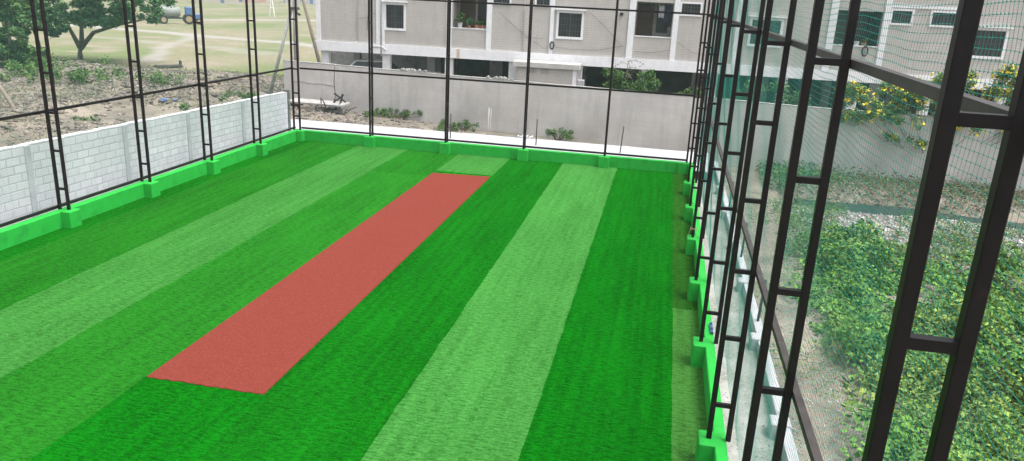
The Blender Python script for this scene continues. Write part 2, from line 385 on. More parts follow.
# ------------------------------------------------------------------ turf in rolls
cols = {'dark': ((.005, .198, .007), (.0010, .040, .0015)), 'dark2': ((.007, .188, .008), (.0012, .038, .0015)),
        'light': ((.074, .300, .060), (.015, .098, .012)), 'light2': ((.062, .270, .050), (.014, .084, .011)), 'mid': ((.024, .225, .018), (.006, .062, .005)),
        'mid2': ((.019, .198, .014), (.005, .056, .004)), 'pale': ((.078, .255, .050), (.016, .086, .011)), 'dull': ((.033, .155, .018), (.006, .045, .004))}
tm = {k: turf_mat('turf_'+k, *v) for k, v in cols.items()}
order = list(tm)
S0 = -0.5088
edges = [0.0, S0]+[S0-2*i for i in range(1, 8)]+[-W-.0]
kinds = ['dull', 'dark', 'light', 'dark2', 'dark', 'mid', 'light2', 'mid2', 'dark2']  # last: narrow left strip, its dark tone also stands for soft kerb shade
TV = []; TF = []; TI = []
ys = np.arange(-30, .31, .3); ys[-1] = 0.0
jit = [rng.normal(size=len(ys))*.007*(0 if i in (0, len(edges)-1) else 1) for i in range(len(edges))]
for i, kd in enumerate(kinds):
    for j in range(len(ys)-1):
        k = kd
        if i == 0 and ys[j] < -13.0: k = 'pale'
        if i == 4 and ys[j] > -3.2: k = 'light2'
        if i == 5 and ys[j] > -4: k = 'mid2'
        b0 = len(TV)
        TV += [(edges[i+1]+jit[i+1][j], ys[j], 0), (edges[i]+jit[i][j], ys[j], 0), (edges[i]+jit[i][j+1], ys[j+1], 0), (edges[i+1]+jit[i+1][j+1], ys[j+1], 0)]
        TF.append((b0, b0+1, b0+2, b0+3)); TI.append(order.index(k))
npmesh('turf', np.array(TV), np.array(TF), None, mats=[tm[k] for k in order], midx=np.array(TI), kind='structure')
# slab under the turf and cement apron outside
MB().box(-W-.20, .20, -30, .20, -.9, -.03).build('turf_slab', MT['conc'], kind='structure')
mb = MB(); pts = np.linspace(-17.3, .9, 40)
for a, c in zip(pts[:-1], pts[1:]):
    ya = 3.92+.03*math.sin(a*2)+.02*math.sin(a*7); yc = 3.92+.03*math.sin(c*2)+.02*math.sin(c*7)
    mb.add([(a, .22, .09), (c, .22, .09), (c, yc, .09), (a, ya, .09), (a, ya, -.9), (c, yc, -.9)], [(0,1,2,3), (3,2,5,4)])
mb.box(-17.3, -17.25, .22, 3.9, -.9, .088)
mb.build('cement_apron', MT['apron'], kind='structure')

# red mat
mb = MB(); xs = np.linspace(-8.49, -6.53, 34); top = []; bot = []
y0s = [-18.26+.018*random.uniform(-1, 1) for _ in xs]; y1s = [-3.40+.19*(x+8.4)/1.9+.012*random.uniform(-1, 1) for x in xs]
for i in range(len(xs)-1):
    mb.add([(xs[i], y0s[i], .012), (xs[i+1], y0s[i+1], .012), (xs[i+1], y1s[i+1], .012), (xs[i], y1s[i], .012),
            (xs[i], y0s[i], .001), (xs[i+1], y0s[i+1], .001), (xs[i+1], y1s[i+1], .001), (xs[i], y1s[i], .001)],
           [(0,1,2,3), (0,4,5,1), (2,6,7,3)]+([(0,3,7,4)] if i == 0 else [])+([(1,5,6,2)] if i == len(xs)-2 else []))
mb.build('pitch_mat', MT['red'], org=(-7.5, -11, 0), label='long brick red pitch mat laid on the green artificial turf', cat='mat')

# ------------------------------------------------------------------ kerbs with footing blocks
def kerb(name, label, box, blocks):
    root = empty(name, ((box[0]+box[1])/2, (box[2]+box[3])/2, 0), label, 'kerb')
    MB().cbox(*box, -.02, HK-.004, .012).build('kerb_wall', MT['kerb'], root)
    for bx in blocks: MB().cbox(*bx, -.02, HK+.006+random.uniform(-.004, .004), .014).build('footing_block', MT['kerb'], root)
    return root
KL = 9
kerb('green_kerb', 'bright green painted kerb on the right, below the net beside the overgrown yard', (0, .16, -30, 0),
     [(-.20, .10, -k*L-.19, -k*L+.18) for k in range(1, 10)])
kerb('green_kerb', 'bright green painted kerb on the left, in front of the white block wall', (-W-.22, -W, -30, 0),
     [(-W-.10, -W+.25, -k*L-.20, -k*L+.17) for k in range(1, 9)])
kerb('green_kerb', 'bright green painted kerb across the far end of the turf', (-W-.22, .22, .003, .22),
     [(-k*FL-.20, -k*FL+.19, -.24, .10) for k in range(1, 5)]+[(-W+.003, -W+.25, -.22, .10), (-.36, -.003, -.10, .10)])

# ------------------------------------------------------------------ steel fences
SQ = .0325
def post_mesh():
    mb = MB()
    for x in (0, T_):
        mb.cbox(x-SQ, x+SQ, -SQ, SQ, 0, H3-HK, .005)
    return mb.mesh('post', MT['steel'])
pm = post_mesh()
rm = MB().box(SQ-.001, T_-SQ+.001, -.026, .026, -.026, .026).mesh('rung', MT['steel'])
def fence(label, posts, rails, loc):
    root = empty('steel_fence', loc, label, 'fence')
    for (x, y, rz, first) in posts:
        p = inst('post', pm, (x, y, HK), root, rz)
        for k in range(1, 10):
            z = H1/3*k+random.uniform(-.02, .02)-HK
            r = bpy.data.objects.new('rung', rm); COL.objects.link(r); r.parent = p; r.location = (0, 0, z)
    for (a, c) in rails:
        a = Vector(a); c = Vector(c); mb = MB(); h = .032
        if abs(a.x-c.x) > abs(a.y-c.y): mb.box(a.x, c.x, a.y-h, a.y+h, a.z-h, a.z+h)
        else: mb.box(a.x-h, a.x+h, a.y, c.y, a.z-h, a.z+h)
        mb.build('rail' if a.z > 1 else 'bottom_rail', (MT['rail'] if loc[0] == 0 else MT['steel']), root)
    return root
XO = -A_+T_; off = SQ+.034       # rails stand on the outer face of the outer legs
fence('dark steel lattice-post fence with tall net along the right side of the turf',
      [(-A_, -k*L, 0, 0) for k in range(0, 10)],
      [((XO+off, -28.5, z), (XO+off, .2, z)) for z in (H1, H2, H3)], (0, -12, 0))
fence('dark steel lattice-post fence along the left side, before the white block wall',
      [(-W+A_, -k*L, math.pi, 0) for k in range(0, 7)],
      [((-W+A_-T_-off, -20, z), (-W+A_-T_-off, .2, z)) for z in (.45, H1, H2, H3)], (-W, -10, 0))
fence('dark steel lattice-post fence across the far end, in front of the long grey wall',
      [(-k*FL, -A_, math.pi/2, 0) for k in range(1, 5)],
      [((-W+.02, XO+off, z), (-A_, XO+off, z)) for z in (.45, H1, H2, H3)], (-W/2, 0, 0))

# ------------------------------------------------------------------ nets
def net(label, origin, axis, length, z0, z1, pitch_, r, offs, knots=None):
    """square mesh net in a vertical plane: strands as four sided tubes, with slack"""
    def surf(s, z):     # in-plane wobble and out-of-plane sag
        bay = (s/L) % 1.0
        sag = .035*np.sin(np.pi*bay)*(.5+.5*np.sin(z*2.1+s*.3))+.012*np.sin(z*5+s*3.1)
        ds = .016*np.sin(z*3.1+s*.9)+.010*np.sin(z*9.2+s*2.3)
        dz = .022*np.sin(s*2.0+z*.7)+.010*np.sin(s*7.1+z*2.3)-.02*np.sin(np.pi*bay)
        return ds*.6, dz*.45, sag
    Vs = []; Fs = []; base = 0
    def strands(P0, along):     # P0 (m,k,2) of s,z
        nonlocal base
        m, k, _ = P0.shape; s, z = P0[..., 0], P0[..., 1]
        ds, dz, sg = surf(s, z); s = s+ds; z = z+dz
        out = np.empty((m, k, 3, 3))
        rr = r*.80 if (along == 'z' and offs > 0 and axis == 'y') else r
        for i in range(3):
            a = 2*np.pi*i/3
            o1 = rr*np.cos(a); o2 = rr*np.sin(a)
            ss_ = s+(o1 if along == 'z' else 0); zz_ = z+(o1 if along == 's' else 0); nn = sg+o2
            if axis == 'y': out[:, :, i] = np.stack([origin[0]+offs*np.ones_like(s)+np.sign(offs)*nn, origin[1]-ss_, zz_], -1)
            else: out[:, :, i] = np.stack([origin[0]-ss_, origin[1]+offs+nn, zz_], -1)
        Vs.append(out.reshape(-1, 3))
        idx = base+np.arange(m*k*3).reshape(m, k, 3)
        for i in range(3):
            j = (i+1) % 3
            Fs.append(np.stack([idx[:, :-1, i], idx[:, :-1, j], idx[:, 1:, j], idx[:, 1:, i]], -1).reshape(-1, 4))
        base += m*k*3
    s_all = np.arange(0, length, pitch_); z_all = np.arange(z0, z1, pitch_)
    zs = np.linspace(z0, z1, 26); ss2 = np.linspace(0, length, int(length/.30))
    G = np.stack(np.meshgrid(s_all, zs, indexing='ij'), -1); strands(G, 'z')
    G = np.stack(np.meshgrid(z_all, ss2, indexing='ij'), -1)[..., ::-1]; strands(G, 's')
    if knots:
        S, Zk = np.meshgrid(s_all[s_all > knots], z_all[(z_all > 2) & (z_all < 7.2)], indexing='ij'); S = S.ravel(); Zk = Zk.ravel()
        ds, dz, sg = surf(S, Zk); c = np.stack([origin[0]+offs+np.sign(offs)*sg, origin[1]-(S+ds), Zk+dz], -1)
        kr = r*2.3; dd = np.array([[1,0,0],[-1,0,0],[0,1,0],[0,-1,0],[0,0,1.6],[0,0,-1.6]])*kr
        Vs.append((c[:, None]+dd[None]).reshape(-1, 3)); ff = np.array([[0,2,4,4],[2,1,4,4],[1,3,4,4],[3,0,4,4],[2,0,5,5],[1,2,5,5],[3,1,5,5],[0,3,5,5]])
        kq = np.array([[0,2,4,3],[1,2,5,3],[0,5,1,4]])   # three crossed quads read as a knot
        Fs.append((base+np.arange(len(c))[:, None, None]*6+kq[None]).reshape(-1, 4)); base += len(c)*6
    return npmesh('sports_net', np.concatenate(Vs), np.concatenate(Fs), MT['net'], label=label, cat='net', group='teal nets round the turf')
net('teal square-mesh net on the right side fence, overlooking the yard', (0, .15), 'y', 28.6, .42, H3, .05, .0014, XO+off+.036, knots=19)
net('teal square-mesh net on the left side fence, seen against the block wall and field', (-W, .15), 'y', 20, .45, H3, .05, .0008, -(T_-A_+off+.036))
net('teal square-mesh net on the far fence, seen against the grey wall', (-.05, 0), 'x', W-.1, .45, H3, .05, .0005, XO+off+.036)

# ------------------------------------------------------------------ white block wall, left
WY0, WLN, BSL, BTOP = -18.0, 18.6, -.0148, 2.84
root = empty('block_wall', (-15.80, WY0, -.8), 'white cinder block wall with pilasters running outside the left kerb', 'wall')
root.rotation_euler.x = math.atan(BSL); ORG[root.name] = (0, 0, 0)
mb = MB(); nseg = 46
for i in range(nseg):
    mb.box(-.20, 0, WLN*i/nseg, WLN*(i+1)/nseg, -.6, BTOP+.012*random.uniform(-1, 1))
mb.build('wall', MT['block'], root)
MT['pil'] = mat('pilaster_cement', (.50,.51,.55), (.42,.43,.47), 3, c3=(.36,.36,.37), s3=2, lo3=.5, hi3=.7)
for yy in (-15.9, -12.36, -8.95, -6.0, -2.75):
    s = yy-WY0
    MB().cbox(-.05, .03, s-.085, s+.085, -.6, BTOP-.015, .01).build('pilaster', MT['pil'], root)
MB().cbox(-.16, .04, WLN+.003, WLN+.17, -.6, BTOP+.07, .02).build('end_post', mat('stained_end', (.07,.065,.065), (.16,.15,.15), 4, c3=(.3,.29,.28), s3=3, lo3=.6, hi3=.7), root)

# ------------------------------------------------------------------ grey compound wall
cw = [(-20.85, 10.05), (-14.0, 8.85), (-7.7, 7.75), (-3.4, 7.05), (.2, 6.5), (4.1, 5.75), (9, 5.45), (22, 5.1)]
root = empty('compound_wall', (-5, 7.3, -.8), 'long grey rendered boundary wall between the turf and the apartment block', 'wall')
for i in range(len(cw)-1):
    a = Vector(cw[i]); c = Vector(cw[i+1]); dd = c-a
    o = MB().box(0, dd.length, 0, .2, -1.2, 2.79).build('wall', MT['gwall'], root, org=(0, 0, 0))
    o.location = (a.x+5, a.y-7.3, 0); o.rotation_euler.z = math.atan2(dd.y, dd.x)
    mb = MB(); x = 0
    while x < dd.length:
        x2 = min(x+random.uniform(.5, 1.4), dd.length); mb.box(x, x2, -.012, .212, 2.793, 2.80+random.uniform(.012, .04)); x = x2
    o2 = mb.build('coping', MT['conc'], root, org=(0, 0, 0)); o2.location = o.location; o2.rotation_euler = o.rotation_euler
def cwy(x):
    return float(np.interp(x, [p[0] for p in cw], [p[1] for p in cw]))
for (x, sx, lab) in ((-13.3, .5, 'broken white and grey scraps on top of the grey wall near the second far post'), (-8.6, .3, 'small grey rubble on the wall top beside the beige room')):
    mb = MB()
    for i in range(16):
        px_ = x+random.gauss(0, sx); py_ = cwy(px_)+.1+random.uniform(-.07, .07); r_s = random.uniform(.03, .08)
        mb.tube([(px_-r_s*1.5, py_, 2.03), (px_, py_, 2.03+r_s), (px_+r_s, py_+.02, 2.04)], [r_s*.6, r_s, r_s*.5], 5)
    for i in range(4):
        px_ = x+random.gauss(0, sx); mb.tube([(px_, cwy(px_)+.1, 2.05), (px_+.7, cwy(px_+.7)+.05, 2.10)], .014, 4)
    mb.build('wall_rubble', MT['conc'], org=(x, cwy(x), 2.0), label=lab, cat='rubble')
# crack line seams on the left part of the wall
mb = MB(); a = Vector(cw[0]); c = Vector(cw[1])
xx = -17.75; yy = cwy(xx)-.012
mb.tube([(xx+.03*math.sin(z*4), yy, z) for z in np.linspace(.1, 1.95, 9)], .012, 4)
mb.tube([(x, cwy(x)-.012, .95+.03*math.sin(x*5)) for x in np.linspace(-20.3, -17.75, 9)], .009, 4)
mb.build('wall_crack', MT['cable'], root)

# ------------------------------------------------------------------ low white wall outside the right kerb
root = empty('low_wall', (1.1, -10, -.8), 'low white plastered wall with stub pillars just outside the right kerb', 'wall')
MB().cbox(1.06, 1.22, -24, 2.9, -1.0, -.02, .01).build('wall', MT['apron'], root)
for i in range(8):
    y = -1.6-3.05*i; MB().cbox(.94, 1.235, y-.15, y+.15, -1.0, .01, .015).build('stub_pillar', MT['apron'], root)
MB().box(.201, 1.055, -28, 2.9, -.9, -.24).build('gravel_strip', mat('gravel_grey', (.26,.27,.25), (.17,.18,.16), 14, rough=.95, bump=.6, c3=(.33,.33,.32), s3=1.2), kind='structure')
def rod(x, y, z0, z1, lean, label, grp):
    mb = MB(); mb.tube([(x, y, z0), (x+lean*.5, y, (z0+z1)/2), (x+lean, y, z1)], .027 if x > 0 else .022, 6)
    mb.build('steel_rod', MT['rust'], smooth=True, org=(x, y, z0), label=label, cat='rod', group=grp)
rod(-9.56, 2.49, .09, 1.10, .01, 'dark upright steel rod in the cement apron, leftmost of three, beside a far post', 'rods in the cement apron')
rod(-5.98, 2.53, .09, 1.15, .0, 'dark upright steel rod in the cement apron, the middle one of the three', 'rods in the cement apron')
rod(-2.58, 2.40, .09, 1.15, .06, 'dark upright steel rod in the cement apron, rightmost of the three', 'rods in the cement apron')
MT['pole_w'] = mat('pale_pipe', (.38, .37, .36), rough=.6)
mb = MB(); mb.tube([(-8.35, 3.98, -.5), (-8.31, 4.0, 1.25)], .03, 8); mb.tube([(-8.24, 4.0, -.5), (-8.22, 4.02, 1.2)], .014, 6)
mb.build('pipe_stub', MT['pole_w'], smooth=True, org=(-8.35, 4, -.5), label='pale upright pipe pair standing before the middle of the grey wall', cat='pipe')
mb = MB()
for i in range(7): mb.tube([(-7.0+.09*i*random.uniform(.8, 1.2), 3.85, .11), (-6.95+.1*i, 3.82+.05*random.random(), .16+.08*random.random())], .035, 5)
mb.build('rubble_scrap', MT['white'], org=(-6.7, 3.85, .09), label='little heap of white scraps at the apron edge beside the pale pipe', cat='scrap')
for i, y in enumerate((-9.0, -13.0, -16.6, -4.5)):
    zt_ = .85
    rod(1.15, y, -.03, zt_, .03, ['dark rod with rolled netting outside the right kerb, middle of the near three', 'dark rod standing on the low white wall behind the sixth right post', 'dark rod closest to the camera on the low white wall', 'dark rod on the low white wall, farthest along the right side'][i], 'rods on the low white wall')

# ------------------------------------------------------------------ apartment block
FA = Vector((-20.3, 13.0)); FB = Vector((8.5, 14.6)); fd = (FB-FA).normalized(); fang = math.atan2(fd.y, fd.x)
bld = empty('apartment_block', (FA.x, FA.y, -.8), 'grey rendered apartment block on pillars with white bands and window frames', 'building', rz=fang)
ORG[bld.name] = (0, 0, -.8)
ZT = 9.2; UL = 42.0
# openings: u0,u1,z0,z1
balc = [(7.66, 9.5, 3.97, 5.82, 'O1'), (17.38, 19.25, 4.05, 5.80, 'O2'), (27.35, 29.5, 4.15, 5.87, 'O3')]
wins = [(3.97, 4.96, 3.80, 5.02), (13.38, 14.58, 3.85, 5.06), (23.25, 24.68, 4.0, 5.2), (33.85, 35.32, 4.02, 5.24)]
vents = [(9.85, 10.72, 5.40, 6.0), (12.15, 12.85, 5.40, 6.0), (19.66, 20.60, 5.30, 5.82), (29.92, 30.83, 5.38, 5.97), (31.78, 32.88, 5.38, 5.97)]
holes = [h[:4] for h in balc]+wins+vents
us = sorted({0, UL}|{h[0] for h in holes}|{h[1] for h in holes}); zs = sorted({2.92, ZT}|{h[2] for h in holes}|{h[3] for h in holes})
mb = MB()
for i in range(len(us)-1):
    run = None
    for j in range(len(zs)-1):
        um = (us[i]+us[i+1])/2; zm = (zs[j]+zs[j+1])/2
        solid = not any(h[0] < um < h[1] and h[2] < zm < h[3] for h in holes)
        if solid: run = run if run is not None else zs[j]
        if (not solid or j == len(zs)-2) and run is not None:
            mb.box(us[i], us[i+1], 0, .2, run, zs[j+1] if solid else zs[j]); run = None
mb.box(0, .2, .2, 11, 2.92, ZT); mb.box(UL-.2, UL, .2, 11, 2.92, ZT); mb.box(0, UL, 11, 11.2, 2.92, ZT)
mb.build('facade_wall', MT['facade'], bld)
MB().box(-.25, UL+.1, -.12, 11.3, 2.40, 2.917).build('floor_band', MT['white'], bld)
MB().box(-.3, UL+.3, -.4, 11.4, ZT+.003, ZT+.2).build('roof_slab', MT['white'], bld)
mb = MB()
for u0, u1 in ((-.003, .24), (7.33, 7.62), (9.53, 9.80), (12.93, 13.25-.12), (17.02, 17.34), (19.29, 19.56), (22.46, 22.82), (26.98, 27.32), (29.53, 29.82), (33.0, 33.2), (37.2, 37.5)):
    MB().box(u0, u1, -.06, -.003, 2.93, ZT-.01).build('white_column', MT['white'], bld)
def winbuild(u0, u1, z0, z1, small=False, fr=.12):
    mb = MB(); y0, y1 = -.05, .06
    mb.box(u0-fr, u0, y0, y1, z0-fr, z1+fr); mb.box(u1, u1+fr, y0, y1, z0-fr, z1+fr)
    mb.box(u0, u1, y0, y1, z0-fr, z0); mb.box(u0, u1, y0, y1, z1, z1+fr)
    fo = mb.build('window', MT['white'], bld)
    ORG[fo.name] = ORG[bld.name]
    MB().box(u0, u1, .10, .12, z0, z1).build('pane', MT['glass'], fo)
    g = MB(); nb_ = max(3, int((u1-u0)/.14))
    for i in range(1, nb_): uu = u0+(u1-u0)*i/nb_; g.box(uu-.008, uu+.008, .035, .05, z0, z1)
    for i in range(1, 4 if not small else 3): zz = z0+(z1-z0)*i/(4 if not small else 3); g.box(u0, u1, .051, .06, zz-.008, zz+.008)
    g.box((u0+u1)/2-.025, (u0+u1)/2+.025, .07, .095, z0, z1)
    g.build('grille', MT['grille'], fo)
for w_ in wins:
    winbuild(*w_)
    MB().box(w_[0]-.2, w_[1]+.2, -.22, .0, w_[3]+.14, w_[3]+.20).build('lintel_shade', MT['white'], bld)
for v in vents: winbuild(*v, small=True, fr=.09)
MB().box(29.5, 33.2, -.05, -.002, 6.12, 6.26).build('lintel_band', MT['white'], bld)
for (u0, u1, z0, z1, nm) in balc:
    mb = MB()
    mb.box(u0-.1, u1+.1, 1.5, 1.6, z0-1, z1+.3); mb.box(u0-.12, u0, .2, 1.6, z0-1, z1+.3); mb.box(u1, u1+.12, .2, 1.6, z0-1, z1+.3)
    mb.box(u0-.1, u1+.1, .2, 1.6, z1+.3, z1+.4); mb.box(u0-.1, u1+.1, .2, 1.6, z0-1.1, z0-1)
    bb = mb.build('balcony', MT['facade'] if nm != 'O3' else MT['dark'], bld)
    ORG[bb.name] = ORG[bld.name]
    MB().box(u0+.1, u0+.95, 1.44, 1.497, z0-1, z1-.1).build('balcony_door', mat('brown_door', (.10, .06, .04), rough=.6), bb)
    MB().box(u1-.75, u1-.15, 1.45, 1.497, z0+.2, z1-.2).build('inner_window', MT['glass'], bb)
    MB().box(u0-.02, u1+.02, -.03, .22, z0+.003, z0+.05).build('sill', MT['white'], bb)
    g = MB()
    if nm != 'O1':
        nb_ = 9
        for i in range(1, nb_): uu = u0+(u1-u0)*i/nb_; g.box(uu-.006, uu+.006, .08, .092, z0+.05, z1)
        for i in range(1, 5): zz = z0+(z1-z0)*i/5; g.box(u0, u1, .093, .105, zz-.006, zz+.006)
        g.build('grille', MT['cable'], bb)
# stilt level
MB().box(3.42, 3.88, -.06, -.003, 2.93, ZT-.01).build('white_column', MT['white'], bld)
for u in np.arange(.15, UL, 3.55):
    for v in (.1, 5.4, 10.4):
        wd = .45
        if v == .1 and 10.8 < u < 14: continue
        MB().cbox(u, u+wd, v, v+.35, -.9, 2.39, .03).build('pillar', MT['white'] if v == .1 else MT['conc'], bld)
MB().box(5.4, UL, 7.0, 7.15, -.9, 2.395).build('rear_wall', mat('shaded_rear_wall', (.16,.15,.13), (.07,.065,.06), .6), bld)  # shade beneath the block is put into this wall's dark colour
MB().box(-3, 5.3, 9.5, 9.65, -.9, 1.75).build('rear_wall', MT['conc'], bld)
for u, w_, z1, m_ in ((5.0, .5, 2.3, 'white'), (6.9, 1.5, 2.2, 'dark'), (8.9, .8, 2.3, 'conc'), (12, .9, 2.2, 'white'), (16, 1.2, 2.3, 'dark'), (21, .7, 2.3, 'conc'), (26, 1.4, 2.2, 'dark'), (31, .6, 2.3, 'white')):
    MB().box(u, u+w_, 5.0, 5.1, .05, z1).build('partition', MT[m_], bld)
MB().box(-.2, UL+.2, -.1, 11, -.95, .05).build('parking_floor', MT['conc'], bld)
# pipes, meter, cables, lamp
MB().tube([(3.72, -.1, 2.3), (3.70, -.1, 8.8)], .05, 8).build('drain_pipe', MT['pipe'], bld, smooth=True)
MB().tube([(2.35, -.07, 3.0), (2.35, -.07, 8.8)], .022, 6).build('drain_pipe', MT['pipe'], bld, smooth=True)
MB().tube([(2.35, -.07, 3.0), (2.1, -.09, 2.72)], .035, 6).build('pipe_spout', MT['pipe'], bld, smooth=True)
MB().tube([(3.2, -.15, 2.75), (3.75, -.12, 2.80), (4.0, -.15, 2.6)], .035, 6).build('pipe_spout', MT['pipe'], bld, smooth=True)
MB().tube([(11.55, -.07, 2.95), (11.55, -.07, 8.8)], .03, 6).build('drain_pipe', MT['pipe'], bld, smooth=True)
def coil(u, z, r=.2):
    mb = MB()
    for k_ in range(3): mb.tube([(u+(r-.02*k_)*math.cos(t)*.75, -.10-.02*k_, z+(r-.02*k_)*1.3*math.sin(t)) for t in np.linspace(0, 2*math.pi, 15)], .018, 5, cap=False)
    mb.build('cable_coil', MT['cable'], bld)
coil(12.95+.15, 3.36, .16); coil(28.9, 3.95, .2)
def cable(pts, r=.008): MB().tube([(p[0], -.05, p[1]) for p in pts], r, 4).build('cable', MT['cable'], bld)
cable([(10.2, 4.9), (11.5, 3.9), (12.7, 3.15), (13.0, 3.3)]); cable([(13.1, 3.3), (14.2, 3.2), (15.5, 3.25), (16.9, 3.55)])
cable([(14.9, 5.2), (15.9, 4.4), (16.8, 3.5)]); cable([(17.4, 3.3), (18.2, 3.25), (19.2, 3.45)]); cable([(19.6, 3.9), (20.4, 3.4), (21.8, 3.2)])
cable([(2.4, 4.2), (2.9, 4.3), (3.5, 4.6)]); cable([(13.1, 3.3), (13.1, 5.6)]); cable([(11.6, 3.7), (12.6, 3.69)]) ; cable([(2.9, 3.6),(3.0,4.9)], .012)
MB().cbox(16.55, 16.72, -.16, -.003, 5.08, 5.22, .02).build('lamp_box', MT['cable'], bld)
# rust stain below the first balcony is paint worn to iron colour
MB().box(7.95, 8.12, -.126, -.1225, 2.42, 2.9).build('rust_streak', mat('rust_stain', (.50, .36, .20), (.6, .5, .4), 5), bld)

def FPt(u, v, z): p = FA+fd*u+Vector((-fd.y, fd.x))*v; return (p.x, p.y, z)
# guard room in front
gr_ = empty('guard_room', FPt(13, -.6, -.8), 'small beige room with a flat slab roof built against the apartment block', 'room', rz=fang)
ORG[gr_.name] = (0, 0, -.8)
MB().box(-1.55, 1.55, -.9, .40, -.8, 2.30).build('room_wall', MT['facade'], gr_)
MB().cbox(-1.75, 1.75, -1.05, .42, 2.303, 2.56, .02).build('slab_roof', mat('slab_paint', (.50, .49, .47), (.42, .41, .39), 2), gr_)
MB().box(1.40, 1.58, -.93, -.75, -.8, 2.30).build('corner_post', MT['white'], gr_)
for u in (-.95, -.25):
    mb = MB()
    for i in range(4): mb.box(u, u+.42, -.925, -.903, 2.02+i*.06, 2.05+i*.06)
    mb.build('vent_slats', MT['conc'], gr_)
MB().cbox(1.65, 2.0, -.6, -.2, 1.2, 1.75, .02).build('meter_box', MT['apron'], gr_)

# pots, laundry on the balconies
def pot(u, v, z, r, h, m, label, leaf=None, nleaf=120, lr=.2):
    x, y, _ = FPt(u, v, z); e = empty('potted_plant', (x, y, z), label, 'plant', 'pots on the balcony sills')
    MB().tube([(x, y, z), (x, y, z+h)], [r*.75, r], 10).build('pot', m, e, smooth=False)
    if leaf: leaves(clumps([(x, y, z+h+lr*.7), (x+.08, y, z+h+lr*1.4)], [lr, lr*.7], nleaf), .13, 'foliage', leaf, e, org=ORG[e.name])
pot(8.05, .12, 4.022, .14, .26, MT['pipe'], 'leafy plant in a white pot on the left balcony sill', MT['leaf'], 220, .27)
pot(8.55, .12, 4.022, .10, .14, MT['terra'], 'bushy plant in a small clay pot beside the white pot', MT['leaf_dark'], 160, .2)
pot(8.95, .12, 4.022, .11, .18, MT['terra'], 'short clay pot with sparse leaves, second from the right on the left balcony', MT['leaf'], 40, .1)
pot(9.27, .12, 4.022, .11, .18, MT['terra'], 'clay pot with thin leaves at the right end of the left balcony sill', MT['leaf'], 40, .12)
pot(28.5, .12, 4.202, .12, .2, MT['pipe'], 'white pot without leaves on the right-hand balcony sill', None)
pot(28.85, .12, 4.202, .13, .16, MT['terra'], 'clay pot with a low plant on the right-hand balcony sill', MT['leaf_dark'], 60, .12)
x, y, _ = FPt(18.75, .35, 5)
e = empty('laundry', (x, y, 4.5), 'grey and white clothes hanging in the balcony opening with the dark door', 'laundry', rz=fang); ORG[e.name] = (0, 0, 0)
for i, (u, z0, z1, m) in enumerate([(-.10, .55, 1.15, MT['cloth']), (.18, .35, 1.2, mat('navy_cloth', (.03, .04, .08))), (.42, .1, .9, MT['cable'])]):
    mb = MB(); n_ = 6
    for k in range(n_):
        a, c = u+.05*k-.12, u+.05*(k+1)-.12
        mb.box(a, c, .02*math.sin(k*1.4), .02*math.sin(k*1.4)+.015, z0+.02*math.sin(k), z1)
    mb.build('garment', m, e)
MB().tube([(-.4, .0, 1.21), (.48, .0, 1.21)], .006, 4).build('line', MT['cable'], e)

# parked car beneath the block
def car(loc, rz, label):
    e = empty('parked_car', loc, label, 'car', rz=rz); ORG[e.name] = (0, 0, 0)
    KZ = 1.28
    prof = [(-2.05, .35), (-2.1, .75), (-1.9, .95), (-1.45, 1.02), (-.85, 1.44), (.75, 1.46), (1.35, 1.05), (1.95, .92), (2.1, .7), (2.05, .32)]
    prof = [(x, z*KZ) for x, z in prof]; V = []; F = []; ws = [.80, .84, .84, .82, .64, .64, .80, .80, .78, .76]
    for (x, z), w_ in zip(prof, ws): V += [(x, -w_, z), (x, w_, z)]
    n_ = len(prof)
    for i in range(n_-1): F.append((2*i, 2*i+1, 2*i+3, 2*i+2))
    F += [tuple(2*i for i in range(n_)), tuple(2*i+1 for i in reversed(range(n_)))]
    MB().add(V, F).build('body', MT['carpaint'], e)
    mb = MB()
    mb.quad((-1.40, -.78, 1.05), (-1.40, .78, 1.05), (-.90, .63, 1.415), (-.90, -.63, 1.415)); mb.v = [(p[0]-.02, p[1], (p[2]+.01)*KZ) for p in mb.v]
    mb.build('rear_glass', MT['glass'], e)
    mb = MB().quad((1.30, -.76, 1.09), (1.30, .76, 1.09), (.80, .62, 1.43), (.80, -.62, 1.43)); mb.v = [(p[0]+.02, p[1], (p[2]+.01)*KZ) for p in mb.v]
    mb.build('windscreen', MT['glass'], e)
    for s in (-1, 1):
        mb = MB().quad((-1.25, s*.835, 1.04*KZ), (-.8, s*.675, 1.40*KZ), (.7, s*.675, 1.41*KZ), (1.15, s*.835, 1.07*KZ)); mb.build('side_window', MT['glass'], e)
        for x in (-1.3, 1.3): MB().tube([(x, s*.68, .31), (x, s*.86, .31)], .31, 14).build('wheel', MT['tyre'], e)
    MB().cbox(-2.13, -2.06, -.7, -.5, .72, .86, .01).build('tail_light', MT['terra'], e)
x, y, _ = FPt(2.75, 1.4, 0)
car((x, y, .05), R(8), 'white car with dark windows parked beneath the apartment block')

